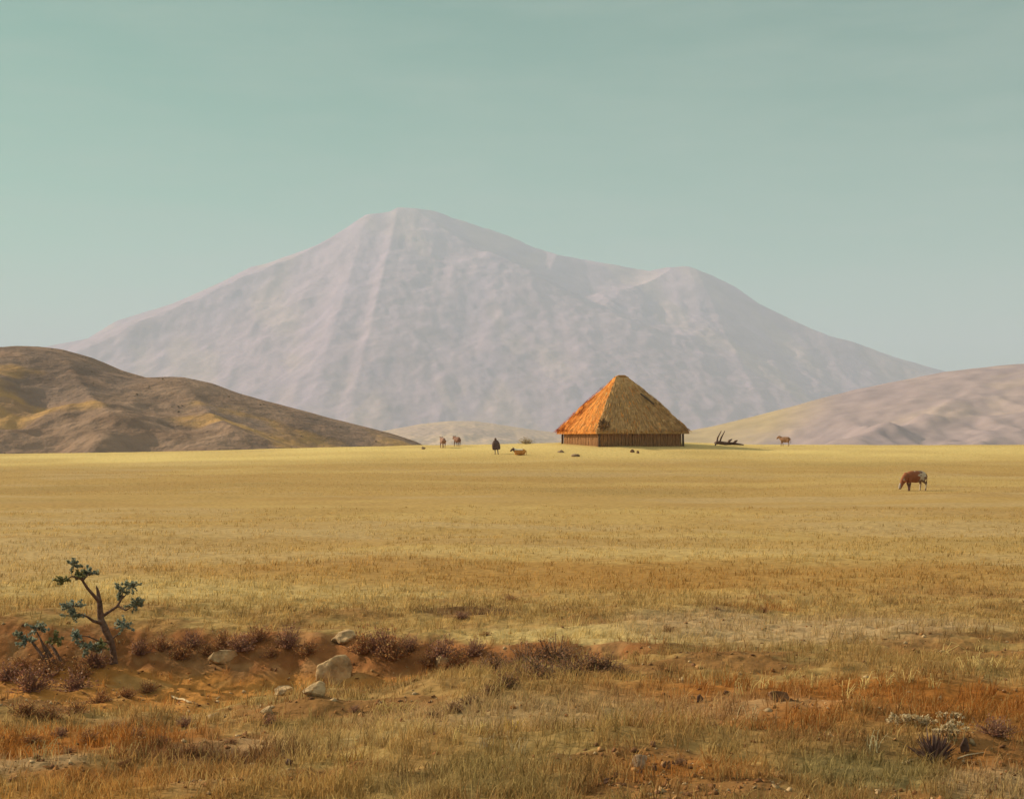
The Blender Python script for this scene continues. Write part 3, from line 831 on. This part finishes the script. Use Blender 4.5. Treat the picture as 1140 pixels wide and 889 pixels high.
# ------------------------------------------------------------------ dry shrubs
def shrub_proto(seed, wood, leaf, ntw=85, nlf=650):
    rnd = random.Random(seed)
    V, Fc = [], []; tips = []
    for _ in range(ntw):
        a = rnd.uniform(0, 2 * math.pi); e = rnd.uniform(.15, 1.45)
        d = Vector((math.cos(a) * math.cos(e), math.sin(a) * math.cos(e), math.sin(e)))
        L = rnd.uniform(.5, 1.0) * (1 - .2 * abs(math.cos(e)))
        p0 = Vector((rnd.gauss(0, .06), rnd.gauss(0, .06), -.05))
        p1 = p0 + d * L * .5 + Vector((rnd.gauss(0, .06), rnd.gauss(0, .06), rnd.gauss(0, .05)))
        p2 = p0 + d * L + Vector((rnd.gauss(0, .1), rnd.gauss(0, .1), rnd.gauss(.05, .08)))
        tube([p0, p1, p2], [.018, .012, .005], 4, V, Fc)
        tips += [p1.lerp(p2, t) for t in (.1, .5, .9)]
    stem = mesh_from('stem', V, Fc, M_TWIG, np.tile(wood, (len(V), 1)))
    V, Fc, col = [], [], []
    for _ in range(nlf):
        leaf_cloud(1, .09, .09, .075, leaf, rnd, V, Fc, col, c0=rnd.choice(tips), shell=0)
    return stem, mesh_from('foliage', V, Fc, M_LEAF, np.array(col))

RUS = [(.40, .17, .06), (.46, .23, .08), (.28, .12, .055), (.48, .30, .12)]
MAR = [(.36, .17, .10), (.26, .12, .08), (.42, .24, .11)]
DRK = [(.30, .14, .06), (.22, .10, .055), (.38, .19, .075), (.28, .15, .085)]
PALES = [(.42, .32, .15), (.36, .26, .14), (.48, .4, .2)]
protos = {k: [shrub_proto(200 + i * 10 + j, w, lf) for j in range(3)]
          for i, (k, w, lf) in enumerate((('rus', (.24, .12, .06), RUS), ('mar', (.22, .12, .085), MAR), ('dark', (.17, .11, .07), DRK), ('pale', (.3, .22, .12), PALES)))}
ORD = ['first', 'second', 'third', 'fourth', 'fifth', 'sixth', 'seventh', 'eighth', 'ninth', 'tenth', 'eleventh', 'twelfth', 'thirteenth', 'fourteenth', 'fifteenth', 'sixteenth']
rs = random.Random(99)
def shrub(px, py, size, kind, label, group=None, name='dry_shrub', cat='shrub', squash=1.0, tag=[]):
    if 712 < py < 770: py += rs.uniform(-5, 7); px += rs.uniform(-4, 4); size *= rs.uniform(.6, 1.25)
    p = hit(px, py)
    k = size * (1.35 if 712 < py < 770 else 1.1) * p.y / F
    st, fo = protos[kind][rs.randrange(3)]
    root = link(name, None, loc=p, rz=rs.uniform(0, 6.28), sc=(k * rs.uniform(.9, 1.25), k, k * squash * rs.uniform(.8, 1.15)), label=label, cat=cat, group=group)
    link('stem', st, root); link('foliage', fo, root)
    return root

row = [(158, 728, 22), (178, 722, 26), (197, 735, 24), (214, 722, 25), (232, 728, 24), (250, 719, 19), (268, 727, 22), (287, 718, 18), (303, 727, 18), (322, 722, 22), (340, 731, 17)]
for i, (x, y, s) in enumerate(row):
    shrub(x, y, s, 'rus' if i % 3 else 'mar', f'russet dry shrub on the bank, {ORD[i]} to the right of the gnarled tree', 'russet shrubs along the eroded bank')
row = [(408, 730, 19), (424, 722, 20), (441, 731, 22), (457, 724, 20), (475, 735, 20), (493, 729, 22), (511, 739, 20), (528, 730, 23)]
for i, (x, y, s) in enumerate(row):
    shrub(x, y, s, 'mar' if i % 2 else 'rus', f'maroon-brown dry shrub on the bank, {ORD[i]} to the right of the pale boulder', 'russet shrubs along the eroded bank')
row = [(690, 744, 15), (672, 746, 21), (654, 740, 23), (637, 748, 25), (619, 741, 28), (601, 750, 28), (586, 738, 28), (570, 752, 24), (553, 742, 24)]
for i, (x, y, s) in enumerate(row):
    shrub(x, y, s, 'dark', f'dark umber shrub in the dense thicket, {ORD[i]} from its right-hand end', 'dark thicket shrubs at the end of the bank', squash=.72)
row = [(108, 745, 22), (92, 756, 26), (78, 762, 24), (58, 755, 27), (40, 765, 28), (22, 750, 28), (4, 758, 30)]
for i, (x, y, s) in enumerate(row):
    shrub(x, y, s, 'rus' if i % 2 else 'mar', f'rusty dry shrub below the leggy bush, {ORD[i]} to the left of the gnarled tree', 'russet shrubs along the eroded bank')
row = [(165, 770, 17), (140, 776, 19), (112, 782, 20), (86, 794, 22), (55, 800, 24), (28, 796, 24)]
for i, (x, y, s) in enumerate(row):
    shrub(x, y, s, 'rus', f'low rust-red shrub on the near rim of the gully, {ORD[i]} from the ochre earth', 'low shrubs on the near rim', squash=.8)
row = [(505, 792, 17), (525, 783, 19), (545, 774, 17), (560, 765, 16), (482, 798, 13)]
for lab, (x, y, s) in zip(('fourth', 'third', 'second', 'first', 'fifth'), row):
    shrub(x, y, s, 'dark', f'brown shrub trailing down from the dark thicket, {lab} from the top', 'shrubs trailing below the thicket', squash=.8)
row = [(76, 838, 15), (34, 826, 19), (66, 820, 17), (100, 824, 20), (128, 812, 17), (152, 818, 19), (178, 826, 15), (212, 838, 16), (140, 852, 15), (258, 826, 13)]
row.sort()
for i, (x, y, s) in enumerate(row):
    shrub(x, y, s, ('rus', 'mar', 'rus')[i % 3], f'flattened rusty shrub in the lower left grass, {ORD[i]} rightward from the corner straw tuft', 'flattened shrubs in the lower left grass', squash=.6)
for x, y, s, kd, lab in ((514, 688, 16, 'mar', 'flat dark maroon shrub alone on the yellow plain behind the bank'),
                         (568, 668, 12, 'rus', 'small russet shrub on the plain, farthest behind the bank'),
                         (540, 707, 12, 'rus', 'small orange-brown shrub on pale turf just behind the thicket'),
                         (745, 702, 14, 'rus', 'reddish shrub on pinkish turf to the right of the thicket'),
                         (850, 682, 13, 'rus', 'reddish low shrub alone in the middle of the right-hand plain'),
                         (797, 678, 8, 'mar', 'tiny maroon shrub just left of the reddish low shrub on the plain'),
                         (205, 808, 16, 'mar', 'dark maroon shrub in a hollow below the pale stick'),
                         (395, 792, 12, 'mar', 'dark shrub in the fold right of the straw-covered hummock'),
                         (300, 806, 14, 'mar', 'dark shrub in the fold below the straw-covered hummock'),
                         (1108, 818, 30, 'mar', 'dull maroon shrub at the right edge beside the dark stone'),
                         (757, 851, 12, 'dark', 'withered blackish shrub standing among the pebbles')):
    shrub(x, y, s, kd, lab, squash=.55 if y < 710 else .85)
for x, y, s, lab in ((586, 494, 11, 'pale straw-coloured bush behind the orange cow'),):
    shrub(x, y, s, 'pale', lab, name='pale_bush', cat='bush', squash=.9)

# ------------------------------------------------------------------ dead branch by the hut
def make_log():
    b = hit(803, 495.5); Y = b.y; k = Y / F
    q = lambda px, py, dy=0: at(px, py, Y + dy) - b
    root = link('fallen_tree', None, loc=b, label='dead fallen tree with upright forked branches right of the hut', cat='dead tree')
    V, Fc = tube([q(796, 493), q(800, 492.5), q(808, 493.5), q(816, 493.5, .2), q(828, 495, .3)], [1.6 * k, 2 * k, 1.9 * k, 1.6 * k, .6 * k], 8)
    link('trunk', mesh_from('trunk', V, Fc, M_DEAD, smooth=True), root)
    for pts, rad in (([(798, 493), (799, 487), (803, 479.5)], [1.1, .9, .4]), ([(801, 493), (803, 487), (807, 479.5)], [1.1, .9, .4]), ([(811, 493), (812, 490.5), (815, 488.8)], [1.6, 1.4, .6]), ([(797, 492), (796.5, 495), (794.5, 499)], [1, .8, .5]),
                     ([(817, 493.5), (819, 491), (821, 490)], [1.8, 1.4, .6])):
        V, Fc = tube([q(x, y, .1 * i * (1 if y < 494 else -8)) for i, (x, y) in enumerate(pts)], [r * k for r in rad], 6)
        link('branch', mesh_from('branch', V, Fc, M_DEAD, smooth=True), root)
make_log()

# ------------------------------------------------------------------ rocks
def rock(px, py, w, h, mat, label, name='rock', seed=0, deep=.8, rz=0, group=None):
    p = hit(px, py); k = p.y / F
    bm = bpy.data.meshes.new(name)
    import bmesh
    b = bmesh.new(); bmesh.ops.create_icosphere(b, subdivisions=4, radius=1)
    rnd = random.Random(seed)
    planes = [(Vector((rnd.gauss(0, 1), rnd.gauss(0, 1), rnd.gauss(0, .8))).normalized(), rnd.uniform(.5, .85)) for _ in range(16)]
    co = np.array([v.co[:] for v in b.verts])
    n = fbm(co[:, 0] * 1.6 + seed, co[:, 1] * 1.6 + co[:, 2] * 1.3, 300 + seed, 4)
    for v, nn in zip(b.verts, n):
        c = v.co.copy()
        for pn, d in planes:
            e = c.dot(pn) - d
            if e > 0: c -= pn * e * .97
        c *= 1 + .16 * nn
        v.co = Vector((c.x * w / 2, c.y * w / 2 * deep, c.z * h * .66 + h * .22)) * k * 1.1
    b.to_mesh(bm); b.free()
    bm.polygons.foreach_set('use_smooth', [True] * len(bm.polygons)); bm.materials.append(mat)
    return link(name, bm, loc=p, rz=rz, label=label, cat='rock' if name != 'boulder' else 'boulder', group=group)

rock(372, 757, 46, 30, M_PALE, 'large pale cream boulder embedded in the eroded bank', 'boulder', 3, .7, .4)
rock(350, 773, 30, 17, M_PALE, 'pale broken rock directly below the large cream boulder', seed=4)
rock(318, 771, 30, 10, M_PALE, 'flat pale rock on the near rim of the gully left of the boulder', seed=5)
rock(297, 794, 18, 10, M_PALE, 'small pale rock under the straw-covered hummock', seed=6)
rock(385, 712, 34, 11, M_PALE, 'long low pinkish-white rock on the turf above the boulder', seed=7)
rock(492, 742, 20, 17, M_PALE, 'upright pale rock among the shrubs right of the boulder', seed=8)
rock(250, 733, 36, 15, M_PALE, 'pale stone half hidden by russet shrubs on the bank', seed=9)
rock(238, 801, 16, 9, M_PALE, 'small pale stone at the lip of the ochre earth', seed=10)
rock(712, 851, 22, 13, M_GROCK, 'round grey stone with dark hollow among the front pebbles', seed=11)
rock(713, 860, 8, 5, M_DROCK, 'dark pebble just below the round grey stone', seed=12)
rock(729, 857, 9, 6, M_DROCK, 'dark pebble between the grey stone and the withered shrub', seed=13)
rock(742, 854, 11, 8, M_BROCK, 'reddish pebble at the foot of the withered shrub', seed=14)
rock(676, 871, 15, 7, M_DROCK, 'flat blackish stone lowest at the front edge', seed=15)
rock(685, 864, 7, 6, M_BROCK, 'tiny brown pebble behind the flat blackish stone', seed=16)
rock(727, 830, 7, 6, M_BROCK, 'small brown stone behind the round grey stone', seed=17)
rock(866, 779, 24, 13, M_BROCK, 'brown rounded stone on the rusty slope at right', seed=18)
rock(779, 781, 9, 9, M_DROCK, 'small dark stone on the grass left of the rusty slope', seed=19)
rock(323, 851, 9, 9, M_DROCK, 'small black stone in the long grass at lower left', seed=20)
rock(1073, 836, 11, 18, M_DROCK, 'dark upright stone beside the fan-shaped spiky plant', seed=21, deep=.6)
rock(641, 508, 9, 4.5, M_GROCK, 'low grey stone on the bright turf below the hut', seed=22)
rock(704, 503.5, 6, 4, M_BROCK, 'small pinkish-brown stone in front of the hut wall', seed=23)
rock(710, 504.5, 4, 3, M_BROCK, 'tiny brown stone right beside the pinkish-brown one near the hut', seed=24)
rock(624, 503.5, 8, 3.5, M_GROCK, 'small flat stone at the left corner of the hut', seed=25)
rock(471, 500, 6, 4, M_GROCK, 'small grey stone at the tip of the dark hill', seed=26)

# ------------------------------------------------------------------ sticks and straw
def stick(pts, r, label):
    b = hit(*pts[0]); Y = b.y; k = Y / F
    P = [hit(*p) + Vector((0, 0, r * k * 1.2)) - b for p in pts]
    V, Fc = tube(P, [r * k] * (len(P) - 1) + [r * k * .6], 7)
    link('stick', mesh_from('stick', V, Fc, M_STICK, smooth=True), loc=b, label=label, cat='stick')
stick([(191, 776), (198, 779.5), (204, 779.5), (210, 782.5), (217, 783.5)], 1.2, 'bleached forked stick lying on the ochre earth of the gully')
stick([(1004, 851), (1012, 848), (1022, 845)], 1.3, 'bleached stick on the olive turf left of the spiky plant')
stick([(1066, 845), (1078, 841), (1096, 838)], .9, 'thin pale stick lying in front of the dark upright stone')

def straw_tuft(px, py, n, hpx, label, col=(.62, .46, .18), spread=6, lean=.5, group='pale straw tufts', name='straw_tuft', cat='grass tuft', wid=1.0):
    b = hit(px, py); k = b.y / F
    rnd = random.Random(int(px * 7 + py))
    V, Fc = [], []; cc = []
    for _ in range(n):
        p = Vector((rnd.gauss(0, spread * .65) * k, rnd.gauss(0, spread * .4) * k, -.02))
        a = rnd.uniform(0, 2 * math.pi); l = rnd.uniform(.1, lean); h = hpx * k * rnd.uniform(.35, 1.15)
        d = Vector((math.cos(a) * l + .1, math.sin(a) * l, 0)) * h
        pts = [p, p + d * .25 + Vector((0, 0, h * .45)), p + d * .7 + Vector((0, 0, h * .8)), p + d * 1.3 + Vector((0, 0, h * (.95 - l * .5)))]
        b0 = len(V)
        tube(pts, [.42 * k * wid, .36 * k * wid, .28 * k * wid, .12 * k * wid], 4, V, Fc)
        g = rnd.uniform(.75, 1.2); cc += [tuple(x * g for x in col)] * (len(V) - b0)
    return link(name, mesh_from(name, V, Fc, M_TWIG, np.array(cc)), loc=b, label=label, cat=cat, group=group)

row = [(825, 772, 12, 20), (850, 765, 10, 16), (877, 755, 9, 18), (905, 768, 12, 20), (942, 773, 16, 24), (962, 764, 16, 24), (985, 766, 14, 22), (1012, 762, 12, 20), (1040, 768, 14, 22), (1050, 735, 14, 24), (1078, 742, 16, 24), (1104, 748, 12, 20), (1090, 728, 10, 18)]
row.sort()
for i, (x, y, n, h) in enumerate(row):
    straw_tuft(x, y + rs.uniform(-3, 3), max(5, n - rs.randrange(2, 8)), h, f'pale curved straw tuft above the rusty slope, {ORD[i]} from the brown stone side', spread=rs.uniform(4, 11), lean=rs.uniform(.6, 1.2))
straw_tuft(507, 828, 14, 26, 'yellow straw tuft with tall thin stalks in the middle foreground')
straw_tuft(535, 816, 14, 18, 'low yellow straw tuft just right of the tall thin stalks')
straw_tuft(570, 812, 18, 18, 'bright yellow straw tuft leaning right in the centre foreground', (.6, .4, .08), 9)
straw_tuft(385, 848, 14, 16, 'bright yellow straw tuft near the small black stone', (.55, .38, .07), 8)
straw_tuft(575, 838, 16, 24, 'whitish dry tuft in front of the yellow leaning straw', (.46, .35, .19), 7)
straw_tuft(538, 832, 12, 20, 'greyish dry tuft beside the whitish one in the foreground', (.42, .32, .18), 7)
straw_tuft(838, 800, 10, 20, 'thin pale straw tuft on the rusty slope below the brown stone', (.5, .38, .2), 7)
straw_tuft(860, 806, 8, 18, 'fine reddish straw tuft low on the rusty slope', (.4, .25, .12), 7)
straw_tuft(970, 835, 14, 26, 'pale grass tuft on the olive turf at lower right', (.42, .36, .2), 6)
straw_tuft(440, 792, 40, 16, 'long combed straw clump swept to the right below the shrubs', (.5, .36, .13), 16, 1.3)
straw_tuft(150, 840, 14, 22, 'tan straw tuft in the lower left grass', (.42, .3, .12), 9)
straw_tuft(50, 845, 16, 28, 'tall straw tuft at the lower left corner', (.42, .32, .14), 9)

# pale seed heads: stalks carrying small cream flower heads
def seed_heads(px, py, n, hpx, label):
    b = hit(px, py); k = b.y / F
    rnd = random.Random(int(px))
    root = link('dried_flower', None, loc=b, label=label, cat='dry plant', group='cream dried flowers near the spiky plant')
    for _ in range(n):
        p = Vector((rnd.gauss(0, 7) * k, rnd.gauss(0, 4) * k, -.02)); h = hpx * k * rnd.uniform(.6, 1.1)
        e = p + Vector((rnd.gauss(0, 3) * k, rnd.gauss(0, 3) * k, h))
        V, Fc = tube([p, e], [.5 * k, .35 * k], 4)
        st = link('stem', mesh_from('stem', V, Fc, M_TWIG, np.tile((.4, .3, .14), (len(V), 1))), root)
        V, Fc, c2 = [], [], []
        leaf_cloud(60, 4.4 * k, 3.0 * k, 3.0 * k, [(.62, .49, .30), (.66, .54, .34), (.46, .33, .16)], rnd, V, Fc, c2, shell=.1)
        link('flower_head', mesh_from('flower_head', V, Fc, M_LEAF, np.array(c2)), root, loc=e)
seed_heads(1008, 812, 18, 17, 'cream dried flower clump left of and behind the spiky plant')
seed_heads(1028, 812, 12, 14, 'short cream dried flower clump directly behind the spiky plant')
seed_heads(1056, 824, 22, 20, 'dense cream dried flower clump between spiky plant and dark stone')
seed_heads(1058, 806, 12, 13, 'small cream dried flower clump behind the dark upright stone')

def fan_plant():
    b = hit(1040, 846); k = b.y / F
    rnd = random.Random(4)
    V, Fc = [], []; cc = []
    for i in range(130):
        a = rnd.uniform(-1.05, 1.05); L = rnd.uniform(24, 44) * k * (1 - .25 * abs(a)); dy = rnd.uniform(-.5, .5)
        d = Vector((math.sin(a), dy, math.cos(a))).normalized()
        s = d.cross(Vector((0, 1, .2))).normalized() * rnd.uniform(.9, 1.5) * k
        p = Vector((rnd.gauss(0, 2.5) * k, rnd.gauss(0, 2) * k, -.02))
        bb = len(V)
        m = p + d * L * .5; n = Vector((0, -.5 * k, 0))
        V += [p - s * .8, p + s * .8, m + s, m - s, p + d * L, m + n, p + n]
        Fc += [(bb, bb + 6, bb + 5, bb + 3), (bb + 6, bb + 1, bb + 2, bb + 5), (bb + 3, bb + 5, bb + 4), (bb + 5, bb + 2, bb + 4)]
        g = rnd.uniform(.6, 1.3); c = rnd.choice([(.17, .10, .09), (.22, .14, .11), (.32, .21, .13), (.12, .07, .065)])
        cc += [tuple(x * g for x in c)] * 7
    link('spiky_plant', mesh_from('spiky_plant', V, Fc, M_TWIG, np.array(cc)), loc=b, label='dark purplish fan-shaped spiky plant at lower right', cat='plant')
fan_plant()

# ------------------------------------------------------------------ air
def haze():
    x0, x1, y0, y1, z0, z1 = -24000, 24000, -24000, 24000, float(min(GZ.min(), MZ.min())) - 1, float(MZ.max()) + 12
    V = [(x, y, z) for z in (z0, z1) for y in (y0, y1) for x in (x0, x1)]
    Fc = [(0, 2, 3, 1), (4, 5, 7, 6), (0, 1, 5, 4), (2, 6, 7, 3), (0, 4, 6, 2), (1, 3, 7, 5)]
    m = bpy.data.materials.new('haze_air'); nt, ln = nodes(m)
    nt.remove(nt['Principled BSDF'])
    v = nt.new('ShaderNodeVolumePrincipled')
    v.inputs['Color'].default_value = HAZE_COL
    v.inputs['Density'].default_value = HAZE_DEN
    v.inputs['Anisotropy'].default_value = 0.0
    ln.new(v.outputs[0], nt['Material Output'].inputs['Volume'])
    link('haze', mesh_from('haze', V, Fc, m), kind='stuff')
HAZE_COL = (.545, .645, .865, 1)
HAZE_DEN = 1.2e-4
haze()

# ------------------------------------------------------------------ light
SUN_EL, SUN_AZ = 26.5, 68.0            # azimuth counted from straight ahead towards the left
w = bpy.data.worlds.new('World'); SC.world = w; w.use_nodes = True
nt, ln = w.node_tree.nodes, w.node_tree.links
bg = nt['Background']
sky = nt.new('ShaderNodeTexSky'); sky.sky_type = 'NISHITA'; sky.sun_disc = False
sky.sun_elevation = R(SUN_EL); sky.sun_rotation = R(360 - SUN_AZ)
sky.altitude = 2200; sky.air_density = 1.0; sky.dust_density = 1.0; sky.ozone_density = 1.0
tint = nt.new('ShaderNodeMix'); tint.data_type = 'RGBA'; tint.blend_type = 'MULTIPLY'; tint.inputs[0].default_value = 1
ln.new(sky.outputs[0], tint.inputs[6]); tint.inputs[7].default_value = (.42, 1.05, .48, 1)
# thin high streaks of cirrus
tc = nt.new('ShaderNodeTexCoord'); mpn = nt.new('ShaderNodeMapping'); mpn.inputs['Scale'].default_value = (2.2, 2.2, 14); mpn.inputs['Rotation'].default_value = (0, R(6), 0)
ln.new(tc.outputs['Generated'], mpn.inputs[0])
nz = nt.new('ShaderNodeTexNoise'); nz.inputs['Scale'].default_value = 3; nz.inputs['Detail'].default_value = 9; nz.inputs['Roughness'].default_value = .62
ln.new(mpn.outputs[0], nz.inputs[0])
mr = nt.new('ShaderNodeMapRange'); mr.inputs[1].default_value = .38; mr.inputs[2].default_value = .72; mr.inputs[3].default_value = 0; mr.inputs[4].default_value = .3
ln.new(nz.outputs[0], mr.inputs[0])
cl = nt.new('ShaderNodeMix'); cl.data_type = 'RGBA'; ln.new(mr.outputs[0], cl.inputs[0]); ln.new(tint.outputs[2], cl.inputs[6]); cl.inputs[7].default_value = (3.8, 4.9, 3.9, 1)
# upper sky out of view brightened as added fill light, well above the mountain
sp = nt.new('ShaderNodeSeparateXYZ'); ln.new(tc.outputs['Generated'], sp.inputs[0])
vr = nt.new('ShaderNodeMapRange'); vr.interpolation_type = 'SMOOTHSTEP'; vr.inputs[1].default_value = .36; vr.inputs[2].default_value = .8; vr.inputs[4].default_value = .75
ln.new(sp.outputs[2], vr.inputs[0])
ve = nt.new('ShaderNodeMix'); ve.data_type = 'RGBA'; ln.new(vr.outputs[0], ve.inputs[0]); ln.new(cl.outputs[2], ve.inputs[6]); ve.inputs[7].default_value = (9, 8.4, 7.2, 1)
ln.new(ve.outputs[2], bg.inputs[0]); bg.inputs[1].default_value = .06

sl = bpy.data.lights.new('sun', 'SUN'); sl.energy = 4.6; sl.angle = R(.5); sl.color = (1, .84, .62)
so = bpy.data.objects.new('sun', sl); C.objects.link(so)
az, el = R(SUN_AZ), R(SUN_EL)
sd = Vector((-math.sin(az) * math.cos(el), math.cos(az) * math.cos(el), math.sin(el)))
so.rotation_euler = sd.to_track_quat('Z', 'Y').to_euler(); so.location = sd * 50

SC.view_settings.view_transform = 'Standard'; SC.view_settings.look = 'None'
SC.view_settings.exposure = 0.82; SC.view_settings.gamma = 1; SC.view_settings.use_curve_mapping = False
SC.cycles.max_bounces = 6; SC.cycles.volume_bounces = 1
SC.cycles.use_denoising = True
